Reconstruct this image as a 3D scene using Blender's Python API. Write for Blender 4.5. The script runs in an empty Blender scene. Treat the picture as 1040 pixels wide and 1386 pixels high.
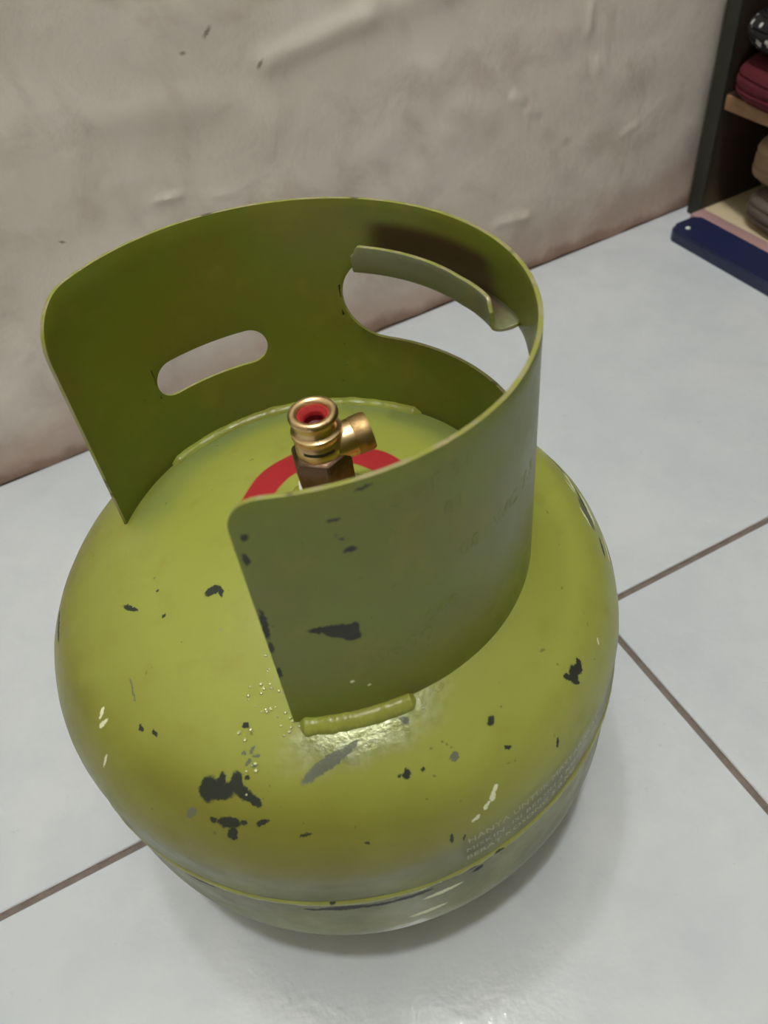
import bpy, bmesh, math, random
from mathutils import Vector, Matrix, noise

random.seed(7)
PI = math.pi
C = bpy.context.scene.collection
SC = bpy.context.scene
def R(a): return math.radians(a)

# ------------------------------------------------------------------ camera
cam = bpy.data.cameras.new('camera')
cam.sensor_fit = 'HORIZONTAL'; cam.sensor_width = 36.0
cam.lens = 1081.24 / 1040.0 * 36.0
cam.clip_start = 0.01
cam.dof.use_dof = True; cam.dof.focus_distance = 0.36; cam.dof.aperture_fstop = 17.0
co = bpy.data.objects.new('camera', cam); C.objects.link(co)
co.matrix_world = (Matrix.Translation((0.028687, -0.230369, 0.446654)) @
                   Matrix.Rotation(0.742288, 4, 'X') @ Matrix.Rotation(-0.147073, 4, 'Z'))
SC.camera = co

# ------------------------------------------------------------------ world and exposure
SC.view_settings.view_transform = 'Standard'
SC.view_settings.look = 'None'
SC.view_settings.gamma = 1.0
SC.view_settings.use_curve_mapping = False
SC.view_settings.exposure = 0.0
w = bpy.data.worlds.new('world'); SC.world = w; w.use_nodes = True
w.node_tree.nodes['Background'].inputs[0].default_value = (0.5, 0.55, 0.6, 1)
w.node_tree.nodes['Background'].inputs[1].default_value = 0.05
LAMP_POWER = 515.0            # emission strength of the bulb's glass
LAMP_COL = (0.985, 0.995, 1.0, 1)
LAMP_AB = (-.126, .745, 2.30) # along the wall, out from the wall, height
LAMP_R = 0.055

# ------------------------------------------------------------------ helpers
PSW, DW = 0.394067, 0.364565     # heading of the back wall, its distance
PST = 0.363450                    # heading of the tiling
U = Vector((math.cos(PSW), math.sin(PSW), 0)); N = Vector((math.sin(PSW), -math.cos(PSW), 0))
def ab(a, b, z=0.0):              # along the back wall, out from the wall, height
    return U * a + N * (b - DW) + Vector((0, 0, z))
ROOM = Matrix.Translation(ab(0, 0, 0)) @ Matrix(((U.x, N.x, 0, 0), (U.y, N.y, 0, 0), (0, 0, 1, 0), (0, 0, 0, 1)))

def obj(name, bm, mat, parent=None, smooth=True, kind=None, mats=None):
    me = bpy.data.meshes.new(name)
    if isinstance(bm, bmesh.types.BMesh):
        bmesh.ops.recalc_face_normals(bm, faces=bm.faces[:])
        bm.to_mesh(me); bm.free()
    for m in (mats or [mat]): me.materials.append(m)
    if smooth:
        me.polygons.foreach_set('use_smooth', [True] * len(me.polygons))
        me.set_sharp_from_angle(angle=R(38))
    o = bpy.data.objects.new(name, me); C.objects.link(o)
    if parent: o.parent = parent
    if kind: o['kind'] = kind
    return o

def tag(o, label, cat, group=None):
    o['label'] = label; o['category'] = cat
    if group: o['group'] = group
    return o
def thing(name, label, cat, loc=(0, 0, 0), group=None, mw=None):
    o = bpy.data.objects.new(name, None); C.objects.link(o); o.location = loc
    o.empty_display_size = 0.05
    if mw: o.matrix_world = mw
    return tag(o, label, cat, group)

def lathe(bm, prof, seg=96, center=(0, 0), cap=True, mi=0):
    rings = []
    for r, z in prof:
        if r < 1e-6: rings.append([bm.verts.new((center[0], center[1], z))])
        else: rings.append([bm.verts.new((center[0] + r * math.cos(2 * PI * i / seg), center[1] + r * math.sin(2 * PI * i / seg), z)) for i in range(seg)])
    for A, B in zip(rings, rings[1:]):
        for i in range(seg):
            j = (i + 1) % seg
            if len(A) == 1 and len(B) == 1: continue
            if len(A) == 1: f = bm.faces.new((A[0], B[i], B[j]))
            elif len(B) == 1: f = bm.faces.new((A[i], A[j], B[0]))
            else: f = bm.faces.new((A[i], A[j], B[j], B[i]))
            f.material_index = mi
    return rings

def tube(bm, pts, radii, seg=10, closed=False):
    P = [Vector(p) for p in pts]; rings = []
    up = Vector((0, 0, 1))
    for i, p in enumerate(P):
        d = (P[min(i + 1, len(P) - 1)] - P[max(i - 1, 0)]).normalized()
        a = d.cross(up)
        if a.length < 1e-4: a = d.cross(Vector((1, 0, 0)))
        a.normalize(); b = a.cross(d)
        r = radii[i] if hasattr(radii, '__len__') else radii
        rings.append([bm.verts.new(p + (a * math.cos(2 * PI * k / seg) + b * math.sin(2 * PI * k / seg)) * r) for k in range(seg)])
    for A, B in zip(rings, rings[1:]):
        for k in range(seg): bm.faces.new((A[k], A[(k + 1) % seg], B[(k + 1) % seg], B[k]))
    bm.faces.new(rings[0][::-1]); bm.faces.new(rings[-1])

def box(bm, lo, hi, bev=0.0, seg=2):
    lo, hi = Vector(lo), Vector(hi)
    r = bmesh.ops.create_cube(bm, size=1.0)
    for v in r['verts']:
        v.co = Vector(((lo[i] + hi[i]) / 2 + v.co[i] * (hi[i] - lo[i]) for i in range(3)))
    if bev:
        es = list({e for v in r['verts'] for e in v.link_edges})
        bmesh.ops.bevel(bm, geom=es, offset=bev, segments=seg, affect='EDGES', profile=0.5)

# ------------------------------------------------------------------ materials
class NT:
    def __init__(s, name):
        s.m = bpy.data.materials.new(name); s.m.use_nodes = True
        s.t = s.m.node_tree; s.n = s.t.nodes; s.l = s.t.links
        s.b = s.n['Principled BSDF']; s.tc = s.n.new('ShaderNodeTexCoord')
    def link(s, a, b): s.l.new(a, b)
    def put(s, sock, v):
        if isinstance(v, bpy.types.NodeSocket): s.l.new(v, sock)
        elif v is not None:
            try: sock.default_value = v
            except Exception: sock.default_value = (*v, 1)
    def noise(s, scale, detail=3, rough=.5, vec=None, out=0, dist=0):
        n = s.n.new('ShaderNodeTexNoise'); n.inputs['Scale'].default_value = scale
        n.inputs['Detail'].default_value = detail; n.inputs['Roughness'].default_value = rough
        n.inputs['Distortion'].default_value = dist
        s.l.new(vec or s.tc.outputs['Object'], n.inputs['Vector']); return n.outputs[out]
    def math(s, op, a, b=None, c=None, clamp=False):
        n = s.n.new('ShaderNodeMath'); n.operation = op; n.use_clamp = clamp
        s.put(n.inputs[0], a); s.put(n.inputs[1], b); s.put(n.inputs[2], c); return n.outputs[0]
    def vm(s, op, a, b=None):
        n = s.n.new('ShaderNodeVectorMath'); n.operation = op
        s.put(n.inputs[0], a)
        if b is not None: s.put(n.inputs[1], b)
        return n.outputs['Value'] if op in ('LENGTH', 'DOT_PRODUCT', 'DISTANCE') else n.outputs[0]
    def scalev(s, a, f):
        n = s.n.new('ShaderNodeVectorMath'); n.operation = 'SCALE'; s.put(n.inputs[0], a); n.inputs['Scale'].default_value = f; return n.outputs[0]
    def ramp(s, v, lo, hi, a=0.0, b=1.0):
        n = s.n.new('ShaderNodeMapRange'); n.interpolation_type = 'SMOOTHSTEP'
        s.put(n.inputs[0], v); n.inputs[1].default_value = lo; n.inputs[2].default_value = hi
        n.inputs[3].default_value = a; n.inputs[4].default_value = b; return n.outputs[0]
    def mix(s, f, a, b):
        n = s.n.new('ShaderNodeMix'); n.data_type = 'RGBA'
        s.put(n.inputs[0], f); s.put(n.inputs[6], a); s.put(n.inputs[7], b); return n.outputs[2]
    def sep(s, v):
        n = s.n.new('ShaderNodeSeparateXYZ'); s.put(n.inputs[0], v); return n.outputs
    def bump(s, h, strength=.3, dist=.001, normal=None):
        n = s.n.new('ShaderNodeBump'); n.inputs['Strength'].default_value = strength; n.inputs['Distance'].default_value = dist
        s.put(n.inputs['Height'], h)
        if normal: s.l.new(normal, n.inputs['Normal'])
        return n.outputs[0]
    def mapping(s, vec, loc, rot, scale):
        n = s.n.new('ShaderNodeMapping'); n.vector_type = 'TEXTURE'; s.l.new(vec, n.inputs[0])
        n.inputs[1].default_value = loc; n.inputs[2].default_value = rot; n.inputs[3].default_value = scale
        return n.outputs[0]
    def set(s, **k):
        for a, v in k.items(): s.put(s.b.inputs[a.replace('_', ' ')], v)
        return s.m

def srgb(r, g, b):
    f = lambda c: c / 12.92 if c <= .04045 else ((c + .055) / 1.055) ** 2.4
    return (f(r / 255), f(g / 255), f(b / 255), 1)

def simple(name, col, rough=.5, metal=0.0, nscale=60, amount=.15, bump=.15, bd=.0005, coat=0):
    t = NT(name); n = t.noise(nscale, 4)
    dark = tuple(c * (1 - amount) for c in col[:3]) + (1,); light = tuple(min(1, c * (1 + amount)) for c in col[:3]) + (1,)
    t.set(Base_Color=t.mix(n, dark, light), Roughness=rough, Metallic=metal)
    if coat: t.b.inputs['Coat Weight'].default_value = coat
    t.put(t.b.inputs['Normal'], t.bump(t.noise(nscale * 4, 3), bump, bd)); return t.m

PAINT = srgb(152, 159, 70)
def chips_mask(t, chips, rag=.0035, nscale=620, soft=.16, after=None):
    """chips: (x, y, z, angle in the surface plane, half length, half width)"""
    vec = t.tc.outputs['Object']
    if after is not None:
        n = t.n.new('ShaderNodeVectorMath'); n.operation = 'MULTIPLY_ADD'
        t.link(after, n.inputs[0]); n.inputs[1].default_value = (1e-9, 1e-9, 1e-9); t.link(vec, n.inputs[2]); vec = n.outputs[0]
    n1 = t.noise(nscale, 4, .7, out=1, vec=vec)
    off = t.scalev(t.vm('SUBTRACT', n1, (.5, .5, .5)), rag)
    p = t.vm('ADD', vec, off)
    acc = None; p0 = p
    for i_, (x, y, z, nrm, ang, a, b) in enumerate(chips):
        if i_ and i_ % 5 == 0:      # evaluate in batches, one after the other
            n = t.n.new('ShaderNodeVectorMath'); n.operation = 'MULTIPLY_ADD'
            t.link(acc, n.inputs[0]); n.inputs[1].default_value = (1e-9, 1e-9, 1e-9); t.link(p0, n.inputs[2]); p = n.outputs[0]
        nn = Vector(nrm).normalized()
        e1 = Vector((0, 0, 1)).cross(nn)
        e1 = e1.normalized() if e1.length > 1e-3 else Vector((1, 0, 0))
        e2 = nn.cross(e1)
        d1 = e1 * math.cos(ang) + e2 * math.sin(ang); d2 = nn.cross(d1)
        rot = Matrix((d1, d2, nn)).transposed().to_euler()
        l = t.vm('LENGTH', t.mapping(p, (x, y, z), rot, (a, b, .006)))
        m = t.ramp(l, 1 + soft, 1 - soft)
        acc = m if acc is None else t.math('MAXIMUM', acc, m)
    return acc

# body outline -----------------------------------------------------------
BR, KK, AL, ZC, ZL = 0.13, 0.04928, 1.09659, 0.14107, 0.08128
def ztop(r):
    rr = BR - KK; CC = rr / math.cos(AL) + KK; z0 = ZC - rr * math.tan(AL)
    return z0 + math.sqrt(CC * CC - r * r) if r < rr + KK * math.cos(AL) else ZC + math.sqrt(max(0, KK * KK - (r - rr) ** 2))
def bn(x, y):
    r = math.hypot(x, y)
    if r > .1296: return (x / r, y / r, 0)
    e = 1e-4; s = (ztop(r + e) - ztop(r - e)) / (2 * e)
    return (-s * x / r, -s * y / r, 1)
def bc(x, y, z, ang, a, b):       # a chip or painted glint on the body: angle in degrees, half sizes in mm
    return (x, y, z, bn(x, y), R(ang), a * .00105, b * .00118)

BODY_DARK = [
    bc(-.0417, -.0351, .2031, 60, 3.4, 1.7), bc(-.0385, -.0362, .2032, -30, 2.6, .8),
    bc(-.0782, -.0301, .1938, 35, 4.6, .9), bc(-.0626, -.0393, .1974, 0, 1.0, .8), bc(-.066, -.027, .199, 0, .6, .6),
    bc(-.0474, -.1034, .1775, 80, 4.6, 3.2), bc(-.0435, -.1052, .1775, 10, 5.0, 2.2), bc(-.0422, -.1022, .1795, 90, 3.2, 1.5),
    bc(-.0366, -.1037, .180, 95, 3.8, 2.0), bc(-.0350, -.1068, .1782, -25, 4.6, 1.9), bc(-.0310, -.1098, .1769, -35, 3.0, 1.5),
    bc(-.0325, -.103, .1812, 0, 1.0, .8), bc(-.0392, -.1045, .1790, 30, 2.4, 1.6),
    bc(-.0417, -.1130, .1697, 10, 4.4, 1.8), bc(-.0412, -.1160, .1665, 80, 2.6, 1.7), bc(-.0363, -.1144, .1708, 0, 1.3, .9),
    bc(-.0478, -.1120, .170, 0, 1.3, .8), bc(-.0293, -.1157, .1715, 25, 2.4, .8),
    bc(.0232, -.1092, .1792, 40, 1.8, 1.2), bc(.0205, -.1095, .179, 0, .7, .6), bc(.0291, -.1084, .1789, 0, .9, .8),
    bc(.0556, -.0948, .1807, 50, 1.9, 1.2), bc(.0604, -.1019, .1727, -40, 1.6, .6),
    bc(.0917, -.0763, .1715, 55, 3.6, 2.4), bc(.0935, -.0745, .1715, 50, 2.4, 1.8), bc(.0951, -.0725, .1713, 65, 3.0, 1.2), bc(.089, -.078, .173, -60, 2.6, 1.0), bc(.0925, -.0785, .169, -50, 2.2, .7),
    bc(.0808, -.0971, .1598, 60, 2.0, .7), bc(-.0723, -.0783, .1829, -25, 1.6, .6), bc(-.0667, -.0816, .1837, -25, 1.6, .5),
    bc(-.0314, -.0872, .1898, 0, 1.2, .9), bc(.0357, -.1237, .152, 85, 2.4, .6), bc(.0405, -.1232, .149, 70, 1.8, .6),
    bc(-.1190, -.0153, .1703, 4, 9, 1.1), bc(-.1195, .010, .170, -4, 7, 1.3),
    bc(.006, -.1275, .1635, 20, .8, .6), bc(-.015, -.121, .168, 10, 2.2, .5),
    bc(.0540, -.1190, .1190, 10, 2.0, .9), bc(.0433, -.1235, .1165, 10, 2.6, 1.0), bc(-.010, -.1298, .1125, 3, 10, 1.9), bc(.004, -.1301, .1118, -3, 7, 1.4), bc(.0180, -.1290, .1125, 4, 8, 1.5), bc(-.022, -.1283, .111, 3, 4, 1.0), bc(-.068, -.1110, .112, 2, 8, 1.0), bc(.045, -.1221, .1115, 12, 2.4, 1.6),
    bc(.1135, .036, .1722, 0, 8, .9), bc(.1190, .013, .1712, 5, 7, .7), bc(.1215, -.014, .1670, 5, 5, .9), bc(.1268, -.012, .1570, 0, 7, .8),
]
BODY_GREY = [
    bc(.002, -.1018, .1858, 32, 7.5, 1.3), bc(-.0060, -.1044, .1836, 34, 8.5, 1.8), bc(-.0559, -.1074, .1692, 60, 2.6, 1.4),
    bc(.0408, -.1052, .1783, 0, 1.8, 1.4), bc(.0251, -.0936, .1879, 0, 1.5, 1.4),
    bc(-.0300, -.0955, .1862, 70, 1.6, .6), bc(-.0285, -.0975, .1855, 20, 1.3, .5), bc(-.0318, -.0990, .1848, 60, 1.5, .6), bc(-.0295, -.1005, .1843, 10, 1.2, .5), bc(-.0330, -.0960, .186, 30, 1.0, .5), bc(.1185, .003, .1712, 8, 9, 2.6),
    bc(-.076, -.064, .187, -30, 5, .35),
]
BODY_WHITE = [
    bc(-.0903, -.0669, .1787, 100, 2.6, .7), bc(-.0895, -.0705, .177, 70, 2.8, .8), bc(-.0909, -.0814, .1678, 85, 3.4, .5),
    bc(.0538, -.1120, .1635, 60, 1.5, .9), bc(.0525, -.1142, .1612, 70, 2.2, 1.0), bc(.0500, -.1165, .159, 45, 1.9, .8), bc(.0455, -.1192, .1561, 20, 1.8, .8),
    bc(.1160, .024, .1722, -4, 8, .9), bc(.1215, .008, .1685, 3, 10, 1.3), bc(.1150, .018, .1743, 20, 4, .5), bc(.1170, -.001, .1735, 25, 5, .6), bc(.1250, -.010, .1608, -3, 8, .9),
    bc(.0225, -.1282, .0880, 4, 8, 1.6), bc(.030, -.1267, .1050, 4, 8, 1.6),  # glints near the seam, painted on as white strokes
    bc(.1045, -.060, .166, 60, 1.5, .5),
]
def paint(name, dark=None, grey=None, white=None, body=False, base=PAINT):
    t = NT(name); P3 = t.tc.outputs['Object']
    n1 = t.noise(9, 4, .55); n2 = t.noise(55, 4, .6); n3 = t.noise(700, 2)
    col = t.mix(t.ramp(n1, .35, .7), base, tuple(c * .92 for c in base[:3]) + (1,))
    col = t.mix(t.math('MULTIPLY', t.ramp(n2, .5, .75), .35), col, srgb(140, 134, 50))
    rough = t.ramp(n2, .3, .7, .30, .42)
    bh = t.math('ADD', t.math('MULTIPLY', t.noise(160, 3), .5), t.math('MULTIPLY', n1, 1.0))
    if body:
        z = t.sep(P3)[2]
        # brown grime that has collected round the shoulder of the tank
        g = t.math('MULTIPLY', t.ramp(z, .128, .146), t.ramp(t.math('ADD', z, t.math('MULTIPLY', t.sep(P3)[0], .09)), .192, .166))
        g = t.math('MULTIPLY', g, t.ramp(t.noise(12, 4, .6), .25, .62, .45, 1))
        g = t.math('MULTIPLY', g, t.ramp(t.sep(P3)[0], .10, .0, .08, 1))
        col = t.mix(t.math('MULTIPLY', g, .85), col, srgb(112, 109, 36))
        # darker olive below: shade on the lower tank painted into the colour
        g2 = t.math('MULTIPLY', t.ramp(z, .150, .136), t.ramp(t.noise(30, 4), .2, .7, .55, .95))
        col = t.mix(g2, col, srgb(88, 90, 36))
        # red ring painted round the valve
        v = t.vm('SUBTRACT', t.vm('ADD', P3, t.scalev(t.vm('SUBTRACT', t.noise(40, 2, out=1), (.5, .5, .5)), .004)), (.0075, -.006, .2))
        s = t.sep(v); rr = t.math('SQRT', t.math('ADD', t.math('MULTIPLY', s[0], s[0]), t.math('MULTIPLY', s[1], s[1])))
        ring = t.math('MULTIPLY', t.ramp(rr, .0410, .0396), t.ramp(rr, .0262, .0276))
        ring = t.math('MULTIPLY', ring, t.ramp(z, .195, .198))
        col = t.mix(ring, col, srgb(164, 40, 44))
        # grey-green tint round the inside of the collar
        r0 = t.sep(P3); rb = t.math('SQRT', t.math('ADD', t.math('MULTIPLY', r0[0], r0[0]), t.math('MULTIPLY', r0[1], r0[1])))
        inner_tint = t.math('MULTIPLY', t.ramp(rb, .055, .074), t.ramp(rb, .086, .080))
        inner_tint = t.math('MULTIPLY', inner_tint, t.ramp(r0[1], -.01, .04))
        col = t.mix(t.math('MULTIPLY', inner_tint, t.ramp(t.noise(20, 3), .3, .6, .35, .75)), col, srgb(120, 134, 82))
        # silvery overspray beside the collar weld, its broad sheen put into the colour
        l = t.vm('LENGTH', t.mapping(t.vm('ADD', P3, t.scalev(t.vm('SUBTRACT', t.noise(90, 3, out=1), (.5, .5, .5)), .012)), (.0105, -.0925, .190), (R(-22), 0, R(12)), (.031, .0105, .02)))
        sil = t.ramp(l, 1.25, .45)
        silc = t.mix(t.ramp(t.noise(300, 4), .3, .7), srgb(134, 138, 96), srgb(176, 180, 148))
        col = t.mix(t.math('MULTIPLY', sil, .8), col, silc)
        rough = t.math('SUBTRACT', rough, t.math('MULTIPLY', sil, .10))
        t.put(t.b.inputs['Metallic'], t.math('MULTIPLY', sil, .4))
        bh = t.math('ADD', bh, t.math('MULTIPLY', sil, t.math('MULTIPLY', t.noise(420, 4, .7), 1.5)))
    else:
        g = t.ramp(t.noise(16, 4, .6), .45, .7)
        col = t.mix(t.math('MULTIPLY', g, .4), col, srgb(118, 108, 40))
        # brown-black primer behind the hand grip, with the gap's shade painted in
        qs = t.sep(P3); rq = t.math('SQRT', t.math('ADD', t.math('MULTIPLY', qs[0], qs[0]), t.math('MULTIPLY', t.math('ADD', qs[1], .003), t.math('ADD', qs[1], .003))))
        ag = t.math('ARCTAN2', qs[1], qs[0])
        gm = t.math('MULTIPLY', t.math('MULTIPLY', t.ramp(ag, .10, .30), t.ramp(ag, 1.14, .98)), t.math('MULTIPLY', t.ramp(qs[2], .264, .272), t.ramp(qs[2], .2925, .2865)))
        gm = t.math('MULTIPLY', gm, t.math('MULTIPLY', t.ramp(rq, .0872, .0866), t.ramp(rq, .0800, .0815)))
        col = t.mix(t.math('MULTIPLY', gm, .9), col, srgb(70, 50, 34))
    coat = .14; last = None
    for chips, c, rg in ((grey, srgb(100, 104, 86), .0030), (white, srgb(218, 222, 186), .0022), (dark, srgb(46, 50, 40), .0032)):
        if chips:
            m = chips_mask(t, chips, rg, after=last); last = m
            col = t.mix(m, col, c)
            rough = t.math('ADD', rough, t.math('MULTIPLY', m, .22))
            coat = t.math('SUBTRACT', coat, m, clamp=True)
    # specks of grit
    sp = t.ramp(t.noise(260, 2, .5), .735, .76)
    col = t.mix(t.math('MULTIPLY', sp, .55), col, srgb(80, 84, 40))
    t.set(Base_Color=col, Roughness=rough, Coat_Weight=coat, Coat_Roughness=.20)
    t.b.inputs['Specular IOR Level'].default_value = .26 if body else .42
    t.put(t.b.inputs['Normal'], t.bump(bh, .30, .0006, t.bump(n3, .06, .0002)))
    return t.m

# collar outline, for its chips
CRX, CRY = -.00119, -.00566
def crad(ph): return .08641 * (1 + .0306 * math.cos(2 * ph) - .0046 * math.sin(2 * ph))
def cpos(ph, z, dr=0.0):
    k = (z - .195) / .107; r = crad(ph) + dr
    return Vector((CRX + .00078 * k + r * math.cos(ph), CRY + .0035 * k + r * math.sin(ph), z))
def cc(phi, z, ang, a, b):
    p = cpos(R(phi), z, .001); return (p.x, p.y, p.z, (math.cos(R(phi)), math.sin(R(phi)), 0), R(ang), a * .001, b * .001)
COL_DARK = [cc(277.3, .2405, -25, 6.0, 3.4), cc(274.0, .2428, -10, 5.0, 1.7), cc(279.3, .2375, -55, 3.8, 2.8), cc(280.2, .2405, 80, 3.0, 1.8),
            cc(282.6, .276, 0, 1.9, 1.2), cc(281.4, .281, 0, .9, .7), cc(280.5, .289, 0, 2.0, .5),
            cc(262.9, .279, 90, 2.6, 1.0), cc(264, .288, 70, 1.8, 1.2), cc(262.3, .249, 88, 7.5, 1.2), cc(262.0, .2225, 85, 3.0, .8), cc(262, .237, 85, 3.0, .9),
            cc(285, .3055, 5, 4.0, .8), cc(287, .2975, 10, 3.0, .5)]
COL_WHITE = [cc(277.4, .2115, 0, .9, .6), cc(281, .207, 0, .7, .5)]
m_body = paint('green_tank_paint', BODY_DARK, BODY_GREY, BODY_WHITE, body=True)
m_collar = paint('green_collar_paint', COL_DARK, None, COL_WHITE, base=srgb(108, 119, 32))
m_weld = paint('green_weld_paint', base=srgb(150, 158, 62)); m_weld.node_tree.nodes['Principled BSDF'].inputs['Coat Weight'].default_value = .1
def worn_edge():
    t = NT('worn_collar_edge')
    n = t.noise(130, 4, .6)
    col = t.mix(t.ramp(n, .45, .6), srgb(142, 146, 66), srgb(156, 150, 108))
    col = t.mix(t.ramp(t.noise(70, 3), .6, .68), col, srgb(84, 78, 50))
    t.set(Base_Color=col, Roughness=.33, Metallic=.15)
    t.put(t.b.inputs['Normal'], t.bump(n, .4, .0004)); return t.m
m_edge = worn_edge()
m_tongue = paint('dull_grip_paint', base=srgb(120, 126, 96))
def brass(name, col, rough, dirt):
    t = NT(name); n = t.noise(240, 3, .6)
    c = t.mix(t.math('MULTIPLY', t.ramp(n, .45, .75), dirt), col, srgb(92, 66, 34))
    t.set(Base_Color=c, Metallic=1.0, Roughness=t.ramp(n, .3, .7, rough, rough + .12))
    t.put(t.b.inputs['Normal'], t.bump(t.noise(900, 2), .05, .0001)); return t.m
m_brass = brass('brass', srgb(224, 194, 146), .27, .10)
m_brass_dark = brass('tarnished_brass', srgb(120, 98, 80), .38, .5)
m_knurl = brass('rough_brass', srgb(186, 156, 108), .42, .6)
m_seal = simple('red_rubber', srgb(172, 44, 46), .4, nscale=200)
m_seal_in = simple('dark_red_rubber', srgb(104, 14, 16), .5, nscale=200)
m_tape = simple('white_thread_tape', srgb(226, 226, 218), .6, nscale=300)
m_stamp = simple('stamped_mark_black', srgb(40, 32, 18), .6, nscale=300)
m_print = simple('faded_white_print', srgb(164, 166, 128), .5, nscale=300)

def tile_mat():
    t = NT('glazed_floor_tile')
    g = t.n.new('ShaderNodeNewGeometry').outputs['Position']
    n1 = t.noise(5.5, 5, .6, vec=g, dist=.5); n2 = t.noise(26, 4, .6, vec=g, dist=.2)
    col = t.mix(t.ramp(n1, .35, .65), srgb(200, 206, 209), srgb(209, 213, 215))
    col = t.mix(t.math('MULTIPLY', t.ramp(n2, .40, .75), .30), col, srgb(186, 193, 198))
    st = t.noise(130, 3, .6, vec=g); col = t.mix(t.math('MULTIPLY', t.ramp(st, .68, .76), .25), col, srgb(150, 146, 140))
    t.set(Base_Color=col, Roughness=t.ramp(n2, .3, .7, .08, .13))
    h = t.math('ADD', t.noise(60, 3, .55, vec=g), t.math('MULTIPLY', t.noise(230, 2, vec=g), .35))
    t.put(t.b.inputs['Normal'], t.bump(h, .35, .0010)); return t.m
m_tile = tile_mat()
m_tile_edge = simple('tile_body_edge', srgb(206, 190, 176), .7, nscale=150)
m_grout = simple('brown_grey_grout', srgb(116, 106, 98), .9, nscale=150, amount=.35, bump=.6, bd=.001)

def wall_mat():
    t = NT('stained_wall_paint'); P3 = t.tc.outputs['Object']
    n1 = t.noise(5, 5, .6); n2 = t.noise(18, 5, .6, dist=.4); n3 = t.noise(90, 4, .6)
    col = t.mix(t.ramp(n1, .35, .68), srgb(229, 222, 210), srgb(217, 208, 194))
    col = t.mix(t.math('MULTIPLY', t.ramp(n2, .46, .68), .6), col, srgb(200, 184, 170))
    col = t.mix(t.math('MULTIPLY', t.ramp(n3, .5, .75), .22), col, srgb(226, 222, 214))
    z = t.sep(P3)[2]
    zz = t.math('ADD', z, t.math('MULTIPLY', t.math('SUBTRACT', t.noise(13, 5, .6), .5), .10))
    damp = t.ramp(zz, .085, .0)
    col = t.mix(t.math('MULTIPLY', damp, .7), col, srgb(176, 146, 130))
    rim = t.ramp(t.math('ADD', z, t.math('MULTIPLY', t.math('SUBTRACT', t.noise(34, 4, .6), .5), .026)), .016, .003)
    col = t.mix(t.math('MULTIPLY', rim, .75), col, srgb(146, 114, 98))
    marks = [(.107, 0, .279, (0, 1, 0), R(-40), .0042, .0016), (.087, 0, .271, (0, 1, 0), R(0), .0022, .0013),
             (-.034, 0, .176, (0, 1, 0), R(40), .0026, .0008), (.139, 0, .252, (0, 1, 0), R(-50), .0035, .0012)]
    m = chips_mask(t, marks, .004, 300, .5)
    col = t.mix(t.math('MULTIPLY', m, .7), col, srgb(120, 92, 74))
    t.set(Base_Color=col, Roughness=.75)
    h = t.math('ADD', t.math('MULTIPLY', n2, 1.0), t.math('MULTIPLY', t.noise(70, 5, .6), .35))
    t.put(t.b.inputs['Normal'], t.bump(h, .40, .004, t.bump(t.noise(420, 3), .15, .0006))); return t.m
m_wall = wall_mat()
m_plain = simple('matt_wall_paint', srgb(158, 152, 142), .8, nscale=12, amount=.06)
m_ceil = simple('white_ceiling_paint', srgb(178, 178, 172), .85, nscale=12, amount=.04)

# ------------------------------------------------------------------ the room
A0, A1, B1, HT = -1.45, 1.02, 2.5, 2.45

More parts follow.
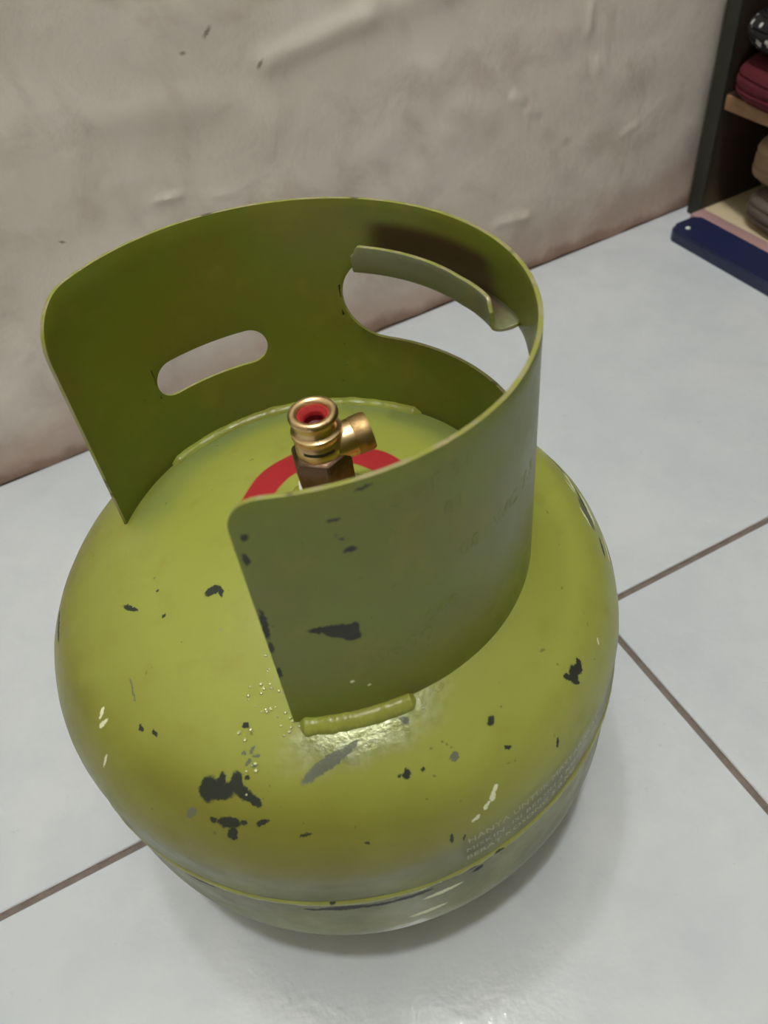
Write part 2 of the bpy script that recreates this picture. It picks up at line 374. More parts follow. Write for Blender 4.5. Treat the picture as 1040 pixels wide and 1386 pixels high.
# back wall: uneven hand-floated plaster
def wall_back():
    bm = bmesh.new(); xs, zs = [], []
    x = A0
    while x < A1 - 1e-6:
        xs.append(x); x += .0028 if -.22 < x < .62 else .03
    xs.append(A1)
    z = -.0
    while z < HT - 1e-6:
        zs.append(z); z += .0028 if z < .36 else .03
    zs.append(HT)
    def ridge(x, z, x0, z0, x1, z1, w):
        dx, dz = x1 - x0, z1 - z0; L = dx * dx + dz * dz
        k = max(0, min(1, ((x - x0) * dx + (z - z0) * dz) / L)); d = math.hypot(x - x0 - k * dx, z - z0 - k * dz)
        return math.exp(-(d / w) ** 2)
    rs = [(.040, .183, .057, .181, .0030, .0018), (.433, .222, .433, .205, .004, .0018), (.442, .178, .446, .170, .003, .0015), (.356, .172, .364, .166, .004, .0018),
          (.372, .157, .380, .152, .004, .0015), (.145, .252, .225, .262, .009, .0030), (.225, .262, .30, .266, .012, .0022), (.48, .104, .50, .108, .003, .0012),
          (.34, .062, .37, .060, .005, .0020), (.37, .060, .385, .030, .004, .0018), (.30, .181, .33, .162, .010, .0014), (.39, .14, .41, .12, .006, .0012),
          (.02, .245, .10, .235, .012, .0012), (.08, .173, .10, .170, .003, .0008), (.25, .19, .29, .16, .008, .0010)]
    grid = []
    for x in xs:
        col = []
        for z in zs:
            y = .0035 * noise.noise(Vector((x * 5, 1.3, z * 6))) + .0016 * noise.noise(Vector((x * 22, 4.1, z * 26)))
            if z < .06: y += (.0035 * noise.noise(Vector((x * 30, 9, z * 15))) + .002) * (1 - z / .06)
            for (a, b, c, d, w_, h) in rs:
                if abs(x - (a + c) / 2) < .08 and abs(z - (b + d) / 2) < .08: y += h * ridge(x, z, a, b, c, d, w_)
            col.append(bm.verts.new((x, y, z)))
        grid.append(col)
    for i in range(len(xs) - 1):
        for j in range(len(zs) - 1):
            bm.faces.new((grid[i][j], grid[i][j + 1], grid[i + 1][j + 1], grid[i + 1][j]))
    # thickness behind
    bk = [bm.verts.new(p) for p in ((A0, -.12, 0), (A1, -.12, 0), (A1, -.12, HT), (A0, -.12, HT))]
    bm.faces.new(bk)
    bm.faces.new([bk[0]] + [c[0] for c in grid] + [bk[1]]); bm.faces.new([bk[3]] + [c[-1] for c in grid] + [bk[2]])
    bm.faces.new([bk[0]] + grid[0][:] + [bk[3]]); bm.faces.new([bk[1]] + grid[-1][:] + [bk[2]])
    o = obj('wall_back', bm, m_wall, kind='structure'); o.matrix_world = ROOM
wall_back()
def slab(name, lo, hi, m):
    bm = bmesh.new(); box(bm, lo, hi); o = obj(name, bm, m, smooth=False, kind='structure'); o.matrix_world = ROOM; return o
slab('wall_left', (A0 - .12, -.12, 0), (A0, B1 + .12, HT), m_plain)
slab('wall_right', (A1, -.12, 0), (A1 + .12, B1 + .12, HT), m_plain)
slab('wall_front', (A0, B1, 0), (A1, B1 + .12, HT), m_plain)
slab('ceiling', (A0 - .12, -.12, HT), (A1 + .12, B1 + .12, HT + .1), m_ceil)
floor = slab('floor', (A0 - .12, -.12, -.06), (A1 + .12, B1 + .12, -.0022), m_grout)

# tiles, each its own piece, clipped by the room
def clip(poly, n, d):                 # keep n.p <= d
    out = []
    for i in range(len(poly)):
        p, q = poly[i], poly[(i + 1) % len(poly)]; dp, dq = n.dot(p) - d, n.dot(q) - d
        if dp <= 0: out.append(p)
        if dp * dq < 0: out.append(p + (q - p) * (dp / (dp - dq)))
    return out
TS, GW = .41, .0042
tu = Vector((math.cos(PST), math.sin(PST), 0)); tv = Vector((-math.sin(PST), math.cos(PST), 0))
inv = ROOM.inverted()
for i in range(-6, 8):
    for j in range(-9, 5):
        s0, t0 = .1695 + i * TS, .0050 + j * TS
        P4 = [tu * (s0 + a) + tv * (t0 + b) for a, b in ((GW / 2, GW / 2), (TS - GW / 2, GW / 2), (TS - GW / 2, TS - GW / 2), (GW / 2, TS - GW / 2))]
        P4 = [inv @ p for p in P4]
        for n, d in ((Vector((1, 0, 0)), A1 - .001), (Vector((-1, 0, 0)), -A0 - .001), (Vector((0, 1, 0)), B1 - .001), (Vector((0, -1, 0)), -.0035)):
            if P4: P4 = clip(P4, n, d)
        if len(P4) < 3: continue
        bm = bmesh.new()
        vs = [bm.verts.new((p.x, p.y, 0)) for p in P4]; lo = [bm.verts.new((p.x, p.y, -.0022)) for p in P4]
        f = bm.faces.new(vs); k = len(vs)
        for a in range(k):
            g = bm.faces.new((vs[a], lo[a], lo[(a + 1) % k], vs[(a + 1) % k])); g.material_index = 1
        bmesh.ops.bevel(bm, geom=list(f.edges), offset=.0007, segments=1, affect='EDGES')
        o = obj('tile', bm, None, floor, smooth=False, mats=[m_tile, m_tile_edge])

# the lamp that lights the room
lp = ab(*LAMP_AB)
lamp = thing('ceiling_lamp', 'round white glass ceiling lamp hanging over the floor in front of the green cylinder', 'lamp', (lp.x, lp.y, HT))
bm = bmesh.new(); lathe(bm, [(0, 0), (.045, 0), (.045, -.012), (.022, -.02), (.02, HT * 0 + (LAMP_AB[2] - HT) + LAMP_R - .004), (0, (LAMP_AB[2] - HT) + LAMP_R - .004)], 40)
obj('lamp_holder', bm, simple('white_plastic', srgb(230, 230, 225), .4), lamp)
t = NT('lit_lamp_glass'); t.set(Base_Color=(1, 1, 1, 1), Emission_Color=LAMP_COL, Emission_Strength=LAMP_POWER)
bm = bmesh.new(); bmesh.ops.create_uvsphere(bm, u_segments=32, v_segments=18, radius=LAMP_R)
for v in bm.verts: v.co.z += LAMP_AB[2] - HT
obj('bulb', bm, t.m, lamp)
# small unseen lamp added on the back wall for a highlight on the tile
wp = ab(.135, 0, 2.25)
wl = thing('added_wall_lamp', 'unseen small round lamp added high on the back wall to put a highlight on the floor tile', 'lamp', mw=ROOM @ Matrix.Translation((.01, .004, 2.16)))
bm = bmesh.new(); lathe(bm, [(0, 0), (.05, 0), (.05, .012), (.03, .016), (.03, .03), (0, .03)], 40)
o = obj('lamp_holder', bm, bpy.data.materials['white_plastic'], wl); o.matrix_local = Matrix.Rotation(-PI / 2, 4, 'X')
t = NT('added_lamp_glass'); t.set(Base_Color=(1, 1, 1, 1), Emission_Color=LAMP_COL, Emission_Strength=220.0)
bm = bmesh.new(); bmesh.ops.create_uvsphere(bm, u_segments=32, v_segments=18, radius=.05)
for v in bm.verts: v.co.y += .09
obj('bulb', bm, t.m, wl)

# ------------------------------------------------------------------ the gas cylinder
gas = thing('gas_cylinder', 'scuffed olive green steel gas cylinder with open collar, standing on the tiled floor', 'gas cylinder')

def body():
    bm = bmesh.new(); prof = []
    rr = BR - KK
    for i in range(17): prof.append((.1 * rr * 0 + i / 16 * (rr + KK * math.cos(AL)), None))
    top = [(r, ztop(r)) for r, _ in prof]
    for i in range(1, 15):
        a = AL * (1 - i / 14); top.append((rr + KK * math.cos(a), ZC + KK * math.sin(a)))
    lower = [(r, ZC + ZL - z) for r, z in top]
    SZ = .1185
    mid = [(BR, ZC - .006), (BR, SZ + .008), (BR + .0004, SZ + .004), (BR + .0005, SZ + .0022), (BR + .0002, SZ + .0006), (BR + .0002, SZ - .001), (BR + .0002, ZL + .004)]
    low = [(r + .0002, z) for r, z in lower[::-1]]
    prof = top + mid + low
    rings = lathe(bm, prof, 192)
    for v in bm.verts:        # slight dents
        p = v.co; r = math.hypot(p.x, p.y)
        if r > .02:
            d = .0006 * noise.noise(p * 18) + .0004 * noise.noise(p * 45)
            v.co.x += p.x / r * d * .6; v.co.y += p.y / r * d * .6; v.co.z += d * .8
    return obj('tank_body', bm, m_body, gas)
body()
# circumferential weld bead
bm = bmesh.new(); pts = []; seg = 300
prev = None; rings = []
for i in range(seg):
    a = 2 * PI * i / seg; k = .0003 * noise.noise(Vector((math.cos(a) * 30, math.sin(a) * 30, 0)))
    ring = []
    for q in range(8):
        b = 2 * PI * q / 8; r = BR - .0002 + (.0014 + k) * math.cos(b); z = .1195 + (.0030 + k) * math.sin(b) + .0004 * noise.noise(Vector((math.cos(a) * 9, math.sin(a) * 9, 3)))
        ring.append(bm.verts.new((r * math.cos(a), r * math.sin(a), z)))
    rings.append(ring)
for i in range(seg):
    for q in range(8): bm.faces.new((rings[i][q], rings[(i + 1) % seg][q], rings[(i + 1) % seg][(q + 1) % 8], rings[i][(q + 1) % 8]))
m_seam = paint('seam_paint', dark=[bc(-.012, -.1300, .1170, 2, 13, 1.3), bc(.008, -.1300, .1172, 4, 9, 1.2), bc(.0300, -.1270, .1178, 3, 7, 1.0), bc(-.0335, -.1262, .1175, 3, 6, 1.2),
    bc(.0540, -.1190, .1190, 10, 2.4, 1.6), bc(.0433, -.1235, .1175, 10, 2.6, 1.4), bc(-.013, -.13, .1215, 60, 1.6, 1.0), bc(-.075, -.106, .1175, 3, 8, .8)], white=[bc(.026, -.1280, .1185, 3, 5, .8)], base=srgb(150, 154, 62))  # the white stroke is a glint painted on the bead
obj('weld_seam', bm, m_seam, gas)
# foot ring
bm = bmesh.new(); zt = ZC + ZL - ztop(.094)
lathe(bm, [(.094, zt + .003), (.0955, .006), (.0965, .001), (.0955, 0), (.0925, 0), (.0918, .002), (.0915, zt + .003), (.094, zt + .003)], 128)
obj('foot_ring', bm, m_weld, gas)

# collar -----------------------------------------------------------------
PH0, PH1 = R(-98.6), R(163.4)       # from the near right end round the back to the left end
SHB = {}
HC, HH, HZ0, HZ1 = R(33), R(39.3), .235, .2735
SC_, SH_, SZ0, SZ1 = R(116.3), R(18.2), .2265, .2435
def hole(ph, c, h, z0, z1):
    rs = (z1 - z0) / 2; ra = rs / .0864; m = (z0 + z1) / 2; d = abs(ph - c) - (h - ra)
    if d <= 0: return z0, z1
    if d >= ra: return m, m
    k = rs * math.sqrt(1 - (d / ra) ** 2); return m - k, m + k
TOP = .3005
def cap_z(ph):
    s0 = (ph - PH0) * .0864; s1 = (PH1 - ph) * .0864
    z = .2985 + .0035 * max(0, 1 - (ph - PH0) / R(60)) * 1.0
    r0, r1 = .0115, .021
    if s0 < r0: z -= r0 - math.sqrt(max(0, r0 * r0 - (r0 - s0) ** 2))
    if s1 < r1: z -= r1 - math.sqrt(max(0, r1 * r1 - (r1 - s1) ** 2))
    return z
def bot_z(ph):
    z = .19
    for _ in range(4):
        p = cpos(ph, z); z = ztop(math.hypot(p.x, p.y)) - .0008
    return z
def cosrange(a, b, n): return [a + (b - a) * (1 - math.cos(PI * i / n)) / 2 for i in range(n + 1)]
phis = set()
for a, b, n in ((PH0, HC - HH, 44), (HC - HH, HC + HH, 64), (HC + HH, SC_ - SH_, 18), (SC_ - SH_, SC_ + SH_, 40), (SC_ + SH_, PH1, 26)):
    for p in cosrange(a, b, n): phis.add(round(p, 7))
phis = sorted(phis)
def midz(ph):
    if HC - HH <= ph <= HC + HH: return hole(ph, HC, HH, HZ0, HZ1)
    if SC_ - SH_ <= ph <= SC_ + SH_: return hole(ph, SC_, SH_, SZ0, SZ1)
    mh, ms = (HZ0 + HZ1) / 2, (SZ0 + SZ1) / 2
    if ph < HC - HH: z = mh
    elif ph < SC_ - SH_: k = (ph - HC - HH) / (SC_ - SH_ - HC - HH); z = mh + (ms - mh) * k
    else: z = ms
    return z, z
bm = bmesh.new(); lowc, upc = [], []
NL = 7
for ph in phis:
    L, Uz = midz(ph); zb, zt_ = bot_z(ph), cap_z(ph)
    lo = [bm.verts.new(cpos(ph, zb + (L - zb) * k / NL)) for k in range(NL + 1)]
    up0 = lo[-1] if abs(L - Uz) < 1e-7 else bm.verts.new(cpos(ph, Uz))
    up = [up0] + [bm.verts.new(cpos(ph, Uz + (zt_ - Uz) * k / NL)) for k in range(1, NL + 1)]
    lowc.append(lo); upc.append(up)
for cl in (lowc, upc):
    for A, B in zip(cl, cl[1:]):
        for k in range(NL): bm.faces.new((A[k], A[k + 1], B[k + 1], B[k]))
for f in bm.faces:
    f.normal_update(); c = f.calc_center_median()
    if f.normal.x * c.x + f.normal.y * c.y < 0: f.normal_flip()
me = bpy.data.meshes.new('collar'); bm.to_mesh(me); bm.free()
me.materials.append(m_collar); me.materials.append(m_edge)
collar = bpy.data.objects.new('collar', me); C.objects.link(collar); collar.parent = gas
me.polygons.foreach_set('use_smooth', [True] * len(me.polygons))
md = collar.modifiers.new('s', 'SOLIDIFY'); md.thickness = .0016; md.offset = 0; md.use_even_offset = True; md.material_offset_rim = 1
md = collar.modifiers.new('b', 'BEVEL'); md.width = .00045; md.segments = 2; md.limit_method = 'ANGLE'; md.angle_limit = R(50); md.harden_normals = False
md = collar.modifiers.new('e', 'EDGE_SPLIT'); md.split_angle = R(46)

# grip tongue: metal of the hand hole bent inwards and up
bm = bmesh.new(); rows = []
nT = 70; pa, pb = R(7.5), R(65)
for i in range(nT + 1):
    k = i / nT; ph = pa + (pb - pa) * k
    e = min(1, min(k, 1 - k) / .05); e = e * e * (3 - 2 * e)
    lip = .0060 + .0046 * e
    row = []
    z0 = HZ1 + .0004 + .0022 * max(0, 1 - k / .3); rb = .0052
    path = [(0.0, z0 + .0015)]
    for q in range(9):
        b = PI * q / 8; path.append((-rb + rb * math.cos(b), z0 - rb * .42 * math.sin(b)))
    for q in range(1, 4): path.append((-2 * rb - .0002 * q, z0 + lip * q / 3))
    for dr, z in path: row.append(bm.verts.new(cpos(ph, z, dr)))
    rows.append(row)
for A, B in zip(rows, rows[1:]):
    for k in range(len(A) - 1): bm.faces.new((A[k], B[k], B[k + 1], A[k + 1]))
tongue = obj('grip_tongue', bm, None, collar, mats=[m_tongue, m_edge])
md = tongue.modifiers.new('s', 'SOLIDIFY'); md.thickness = .0017; md.offset = 0; md.material_offset_rim = 1
md = tongue.modifiers.new('b', 'BEVEL'); md.width = .0004; md.segments = 2; md.limit_method = 'ANGLE'; md.angle_limit = R(50)
md = tongue.modifiers.new('e', 'EDGE_SPLIT'); md.split_angle = R(46)

# weld beads at the foot of the collar
def bead(name, pa, pb, dr, dz, rad, n, seedv):
    bm = bmesh.new(); pts, rad_ = [], []
    for i in range(n + 1):
        ph = R(pa + (pb - pa) * i / n); p = cpos(ph, .192, dr)
        z = ztop(math.hypot(p.x, p.y)) + dz
        q = noise.noise(Vector((i * .11, seedv, 0)))
        pts.append((p.x, p.y, z)); e = min(1, min(i, n - i) / 4 * .5 + .5)
        rad_.append(rad * e * (1 + .16 * q + .04 * noise.noise(Vector((i * .4, seedv, 4)))))
    tube(bm, pts, rad_, 10); return obj(name, bm, m_weld, gas)
bead('weld_bead', -97, -69, .0014, -.0014, .0042, 90, 1.0)
bead('weld_bead', 50, 139, -.0010, -.0010, .0041, 150, 5.0)

bm = bmesh.new(); rnd = random.Random(5)
for cx_, cy_, n_ in ((-.0271, -.0755, 5), (-.0211, -.0703, 4), (-.0263, -.0832, 6), (-.0199, -.0794, 6), (-.0173, -.0748, 4), (-.0326, -.0915, 3), (-.0309, -.101, 5), (-.0387, -.0521, 1), (-.0153, -.0870, 8), (-.0176, -.0907, 4), (.0333, -.0871, 4)):
    for k in range(n_):
        x = cx_ + rnd.gauss(0, .0022) * (n_ > 1); y = cy_ + rnd.gauss(0, .0022) * (n_ > 1); r = rnd.uniform(.0003, .0007)
        z = ztop(math.hypot(x, y))
        g_ = bmesh.ops.create_icosphere(bm, subdivisions=2, radius=r)
        for v in g_['verts']: v.co = Vector((v.co.x * 1.2, v.co.y * 1.2, v.co.z * .8)) + Vector((x, y, z + r * .1))
obj('weld_spatter', bm, simple('bright_weld_spatter', srgb(196, 202, 150), .16, .5), gas, kind='stuff')

# embossed lettering on the collar and faded print on the tank
def text_mesh(body, size, mapf, name, mat, parent, thick, spacing=1.0):
    cu = bpy.data.curves.new('t', 'FONT'); cu.body = body; cu.size = size; cu.align_x = 'LEFT'; cu.space_character = spacing
    cu.resolution_u = 3
    if thick: cu.extrude = thick; cu.bevel_depth = thick * .6; cu.bevel_resolution = 0
    to = bpy.data.objects.new('t', cu); C.objects.link(to)
    bpy.context.view_layer.update()
    me = bpy.data.meshes.new_from_object(to); bpy.data.objects.remove(to)
    bm = bmesh.new(); bm.from_mesh(me)
    for k in range(1, 60):        # cut across so that letters follow the curve
        x = k * .003
        bmesh.ops.bisect_plane(bm, geom=bm.verts[:] + bm.edges[:] + bm.faces[:], plane_co=(x, 0, 0), plane_no=(1, 0, 0))
    for v in bm.verts: v.co = mapf(v.co.x, v.co.y, v.co.z)
    bmesh.ops.recalc_face_normals(bm, faces=bm.faces[:])
    me2 = bpy.data.meshes.new(name); bm.to_mesh(me2); bm.free(); me2.materials.append(mat)
    o = bpy.data.objects.new(name, me2); C.objects.link(o); o.parent = parent; return o
def on_collar(ph0, z0):
    return lambda x, y, d: cpos(R(ph0) + x / .0875, z0 + y, .00078 + max(0, d))
text_mesh('C 0600', .0105, on_collar(275.0, .2185), 'embossed_lettering', m_collar, collar, .00011, 1.15)
text_mesh('040', .0085, on_collar(296, .2285), 'embossed_lettering', m_collar, collar, .00011, 1.15)
text_mesh('PROOF 31', .0080, on_collar(284, .2855), 'embossed_lettering', m_collar, collar, .00007, 1.15)
text_mesh('NO. 01', .0080, on_collar(290, .2725), 'embossed_lettering', m_collar, collar, .00008, 1.15)
text_mesh('08  WC 7.3', .0085, on_collar(306, .2500), 'embossed_lettering', m_collar, collar, .00008, 1.15)
def on_tank(ph0, z0):
    def f(x, y, d):
        z = z0 + y; a = R(ph0) + x / BR
        r = BR if z < ZC else BR - KK + math.sqrt(max(0, KK * KK - (z - ZC) ** 2)); r += .0009 + d
        return Vector((r * math.cos(a), r * math.sin(a), z))
    return f
text_mesh('HANYA UNTUK MASYARAKAT', .0052, on_tank(288.5, .1450), 'printed_lettering', m_print, gas, 0, 1.05)
text_mesh('MISKIN  ISI BERSIH 3 KG', .0052, on_tank(288, .1375), 'printed_lettering', m_print, gas, 0, 1.05)
text_mesh('BERAT KOSONG 5.0 KG', .0052, on_tank(288, .1300), 'printed_lettering', m_print, gas, 0, 1.05)

# valve -------------------------------------------------------------------
VX, VY, VT = .0082, -.0045, .2600
valve = bpy.data.objects.new('valve', None); C.objects.link(valve); valve.parent = gas; valve.location = (VX, VY, VT)
def mm(p): return [(a * .001, b * .001) for a, b in p]
zb = (ztop(.009) - VT) * 1000
bm = bmesh.new()
lathe(bm, mm([(5.8, -6), (5.8, -1.4), (6.3, -.6), (7.2, -.1), (8.2, 0), (9.0, -.5), (9.4, -1.3), (9.4, -2.2), (8.9, -2.8), (8.3, -3.1), (8.2, -3.6), (8.2, -7.4), (8.3, -7.6), (9.6, -8.3), (9.7, -8.8), (9.7, -10.0), (9.4, -10.4), (8.7, -10.9), (8.7, -11.6), (9.1, -12.1), (9.2, -18), (9.0, -20), (8.6, -21), (8.6, -24)]), 64)
obj('valve_body', bm, m_brass, valve)
bm = bmesh.new()       # black stamped band
lathe(bm, mm([(9.10, -13.6), (9.24, -13.8), (9.26, -15.0), (9.12, -15.2)]), 64)
for v in [v for v in bm.verts if not (R(-135) < math.atan2(v.co.y, v.co.x) < R(-45))]: bm.verts.remove(v)
obj('stamped_mark', bm, m_stamp, valve)
bm = bmesh.new()       # hexagon
rr6 = []
for z, s in ((-18.3, .80), (-19.0, .93), (-20.2, 1.0), (-34, 1.0), (-35, .95)):
    rr6.append([bm.verts.new((.0122 * s * math.cos(R(60 * i + 11 - 90)), .0118 * s * math.sin(R(60 * i + 11 - 90)), z * .001)) for i in range(6)])
for A, B in zip(rr6, rr6[1:]):
    for i in range(6): bm.faces.new((A[i], A[(i + 1) % 6], B[(i + 1) % 6], B[i]))
bm.faces.new(rr6[0]); bm.faces.new(rr6[-1])
bmesh.ops.bevel(bm, geom=bm.edges[:], offset=.0004, segments=2, affect='EDGES')
obj('hex_nut', bm, m_brass_dark, valve)
bm = bmesh.new(); lathe(bm, mm([(0, -34.5), (9.6, -34.5), (9.6, -38), (9.9, -38.6), (9.7, -39.5), (9.9, -40.4), (9.7, -41.3), (9.9, -42.4), (9.6, -43), (9.6, zb + 3)]), 48)
obj('threaded_stem', bm, m_brass_dark, valve)
bm = bmesh.new(); lathe(bm, mm([(9.9, zb + 3.2), (11.6, zb + 3.4), (12.2, zb + 5), (11.4, -36.5), (10.0, -36)]), 40)
for v in bm.verts: v.co += Vector((noise.noise(v.co * 300), noise.noise(v.co * 310 + Vector((3, 3, 3))), 0)) * .0007
obj('thread_tape', bm, m_tape, valve)
bm = bmesh.new(); lathe(bm, mm([(10, zb - 1), (18, zb - 1), (18, zb + 2.2), (17, zb + 3.2), (10, zb + 3.2)]), 64)
obj('neck_boss', bm, m_weld, valve)
bm = bmesh.new()       # red seal
lathe(bm, mm([(5.78, -5.8), (5.78, -1.9), (5.4, -1.9), (4.9, -2.6), (4.3, -3.3), (3.9, -3.9), (3.9, -5.5)]), 48)
obj('seal_ring', bm, m_seal, valve)
bm = bmesh.new(); lathe(bm, mm([(3.92, -4.2), (3.92, -8), (2.6, -8.6), (0, -8.8)]), 40)
obj('valve_core', bm, m_seal_in, valve)
# side outlet
bm = bmesh.new(); lathe(bm, mm([(0, -1), (7.1, 0), (7.3, 6), (7.3, 13), (7.3, 15.5)]), 48)
out = obj('side_outlet', bm, m_brass, valve)
OM = Matrix.Translation((0, 0, -.0195)) @ Matrix.Rotation(R(14), 4, 'Z') @ Matrix.Rotation(R(84), 4, 'Y')
out.matrix_local = OM
bm = bmesh.new(); seg = 72; rings = []
for r, z, kn in ((7.3, 13.6, 0), (7.6, 14.4, 1), (7.7, 19.0, 1), (7.2, 20.4, 0), (5.0, 20.6, 0), (4.6, 19.2, 0), (0, 19.2, 0)):
    if r == 0: rings.append([bm.verts.new((0, 0, z * .001))]); continue
    rings.append([bm.verts.new(((r - (.14 if kn and i % 2 else 0)) * .001 * math.cos(2 * PI * i / seg), (r - (.14 if kn and i % 2 else 0)) * .001 * math.sin(2 * PI * i / seg), z * .001)) for i in range(seg)])
for A, B in zip(rings, rings[1:]):
    for i in range(seg):
        j = (i + 1) % seg
        bm.faces.new((A[i], A[j], B[0]) if len(B) == 1 else (A[i], A[j], B[j], B[i]))
o = obj('outlet_cap', bm, m_knurl, valve); o.matrix_local = OM

# ------------------------------------------------------------------ cabinet at the right
m_wood = simple('dark_stained_wood', srgb(58, 44, 34), .55, nscale=30, amount=.4)
m_edgeband = simple('worn_green_black_edge', srgb(48, 50, 40), .6, nscale=60, amount=.3)
m_tan = simple('bare_tan_wood', srgb(150, 116, 82), .6, nscale=50, amount=.25)
m_cream = simple('cream_board_face', srgb(214, 198, 160), .55, nscale=25, amount=.12)
m_pink = simple('pink_brown_board_edge', srgb(180, 144, 140), .6, nscale=60, amount=.12)
m_navy = simple('navy_blue_plastic', srgb(30, 36, 72), .42, nscale=60, amount=.15)
m_white = simple('white_screw_cap', srgb(220, 220, 215), .5)
CA, CB = .575, .014
D_, W_, H_ = .36, .62, .78
cab = thing('open_cabinet', 'dark wooden open-fronted cabinet standing against the wall at right', 'cabinet', mw=ROOM @ Matrix.Translation((CA, CB, 0)))
def cpart(name, lo, hi, m, bev=.0012, parent=None):
    bm = bmesh.new(); box(bm, lo, hi, bev); return obj(name, bm, m, parent or cab)
cpart('side_panel', (0.004, 0, 0), (D_, .016, H_), m_wood)
cpart('edge_strip', (-.001, -.0005, 0), (.004, .0165, H_), m_edgeband)
cpart('side_panel', (0.004, W_ - .016, 0), (D_, W_, H_), m_wood)
cpart('edge_strip', (-.001, W_ - .0165, 0), (.004, W_ + .0005, H_), m_edgeband)
cpart('back_panel', (D_ - .006, .016, 0), (D_, W_ - .016, H_), m_wood)
cpart('top_panel', (0, .016, H_ - .016), (D_ - .006, W_ - .016, H_), m_wood)
cpart('bottom_board', (.004, .016, 0), (D_ - .006, W_ - .016, .0095), m_cream)
cpart('board_edge', (-.0135, .0165, 0), (.004, W_ - .0165, .0100), m_pink)
for z in (.112, .345, .56):
    cpart('shelf', (.003, .016, z), (D_ - .006, W_ - .016, z + .012), m_wood)
    cpart('shelf_edge', (-.0005, .020, z - .0008), (.003, W_ - .02, z + .0128), m_tan)

# blue bar on the floor before the cabinet
bar = thing('foot_rail', 'flat navy blue plastic rail lying on the floor along the cabinet front', 'rail', mw=ROOM @ Matrix.Translation((.5225, .040, 0)))
bm = bmesh.new(); outl = []
Wb, Lb = .0385, .56
for a in range(0, 91, 15): outl.append((.010 - .010 * math.cos(R(a)), .010 - .010 * math.sin(R(a))))
for a in range(0, 91, 15): outl.append((Wb - .006 + .006 * math.sin(R(a)), .006 - .006 * math.cos(R(a))))
outl += [(Wb, Lb), (0, Lb)]
v0 = [bm.verts.new((x, y, 0)) for x, y in outl]; v1 = [bm.verts.new((x, y, .0125)) for x, y in outl]
bm.faces.new(v0[::-1]); ft = bm.faces.new(v1)
for i in range(len(outl)): j = (i + 1) % len(outl); bm.faces.new((v0[i], v0[j], v1[j], v1[i]))
bmesh.ops.bevel(bm, geom=list(ft.edges), offset=.0022, segments=3, affect='EDGES')
obj('rail_body', bm, m_navy, bar)
bm = bmesh.new(); lathe(bm, [(0, .0135), (.0022, .0133), (.0026, .0124)], 20, center=(.013, .014)); obj('screw_cap', bm, m_white, bar)

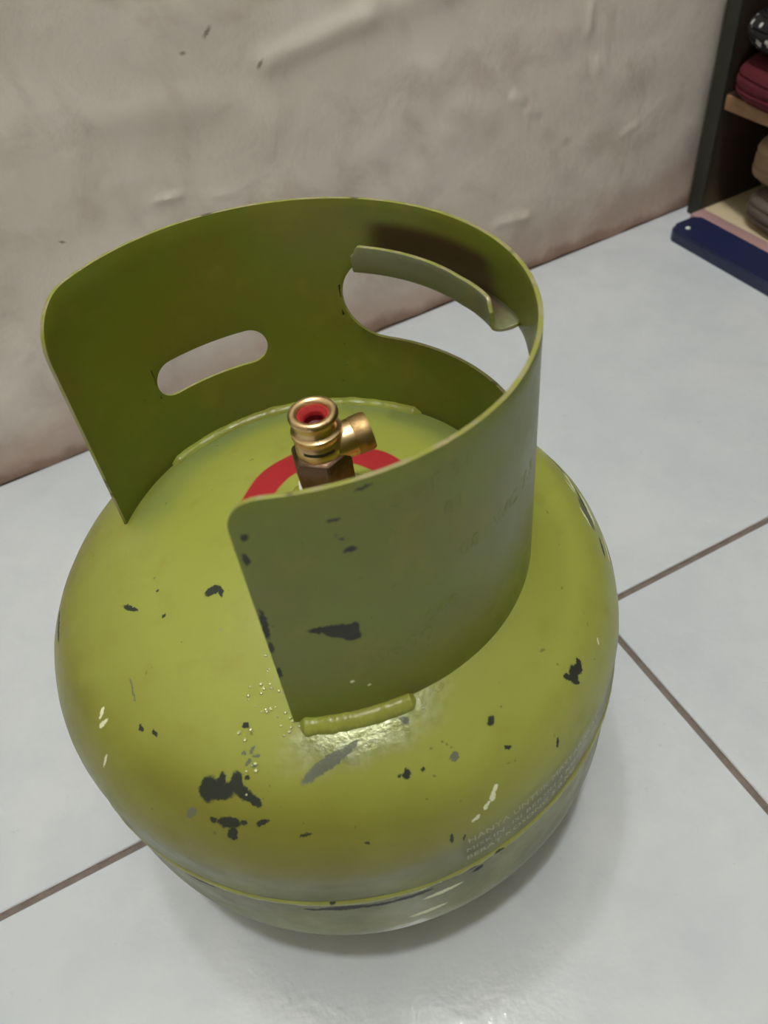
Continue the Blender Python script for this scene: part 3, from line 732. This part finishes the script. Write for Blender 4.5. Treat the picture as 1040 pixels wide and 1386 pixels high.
# cloth bundles ------------------------------------------------------------
def bundle(name, a0, a1, b0, b1, z0, z1, mat, seedv, layers=3, puff=.25, wr=.0022):
    """a folded cloth: soft rounded block with fold lines along its edges"""
    bm = bmesh.new(); bmesh.ops.create_cube(bm, size=2)
    bmesh.ops.subdivide_edges(bm, edges=bm.edges[:], cuts=24, use_grid_fill=True)
    hh = (z1 - z0) / 2; rr = min(hh * .95, .016)
    for v in bm.verts:
        x, y, z = v.co; p = 9.0; m = max(abs(x), abs(y), 1e-6)
        l = (abs(x) ** p + abs(y) ** p) ** (1 / p); k = m / l if m > 1e-5 else 1
        x, y = x * k, y * k
        over = max(0.0, abs(z * hh) - (hh - rr)); inset = rr - math.sqrt(max(0, rr * rr - over * over))
        side = max(abs(v.co.x), abs(v.co.y))
        crease = .0028 * math.exp(-((z * layers * 2.0 % 2.0 - 1.0) / .16) ** 2) * (abs(z) < .9) * (side > .98)
        q = Vector((x * 1.6 + seedv, y * 2.1, z * 1.2)); w1 = noise.noise(q) + .4 * noise.noise(q * 2.7)
        v.co = Vector(((a0 + a1) / 2 + x * ((a1 - a0) / 2 - inset - crease) + wr * w1,
                       (b0 + b1) / 2 + y * ((b1 - b0) / 2 - inset - crease) + wr * .5 * noise.noise(q + Vector((5, 5, 5))),
                       (z0 + z1) / 2 + z * hh + (wr * .5 * w1 if z > -.8 else 0)))
        v.co.z = max(v.co.z, z0)
    o = obj(name, bm, mat); o.matrix_world = ROOM; return o
def cloth(name, col, rough=.9):
    t = NT(name); wv = t.noise(600, 2); n = t.noise(24, 4)
    t.set(Base_Color=t.mix(t.ramp(n, .3, .7), tuple(c * .8 for c in col[:3]) + (1,), col), Roughness=rough)
    t.put(t.b.inputs['Normal'], t.bump(wv, .3, .0006, t.bump(n, .5, .004))); return t.m
def polka():
    t = NT('black_cloth_white_dots')
    v = t.n.new('ShaderNodeTexVoronoi'); v.inputs['Scale'].default_value = 74; v.inputs['Randomness'].default_value = .38
    mp = t.mapping(t.tc.outputs['Object'], (0, 0, 0), (.3, .5, .2), (1, 1, 1)); t.link(mp, v.inputs['Vector'])
    t.set(Base_Color=t.mix(t.ramp(v.outputs[0], .30, .25), srgb(18, 17, 18), srgb(196, 194, 188)), Roughness=.85)
    return t.m
B0 = CB + .018
tag(bundle('folded_cloth', CA + .002, CA + .20, .070, .30, .0095, .046, cloth('grey_brown_cloth', srgb(112, 102, 90)), 1.0, 2), 'grey-brown folded cloth on the cabinet floor, under the tan one', 'cloth')
tag(bundle('folded_cloth', CA + .004, CA + .20, .064, .30, .0525, .098, cloth('tan_cloth', srgb(160, 136, 104)), 6.0, 2), 'tan folded cloth on top of the grey-brown cloth in the cabinet', 'cloth')
tag(bundle('folded_cloth', CA - .018, CA + .22, B0 + .007, .32, .1255, .163, cloth('dark_red_cloth', srgb(92, 12, 28)), 3.0, 2), 'dark red folded cloth lying on the tan-edged shelf', 'cloth')
tag(bundle('folded_cloth', CA - .016, CA + .22, B0 + .006, .32, .1680, .200, polka(), 9.0, 2), 'black cloth with white dots, folded on the red cloth', 'cloth')
tag(bundle('folded_cloth', CA - .013, CA + .22, B0 + .012, .32, .2075, .236, cloth('cream_cloth', srgb(206, 198, 176)), 12.0, 2), 'pale cream cloth on top of the dotted cloth in the cabinet', 'cloth')
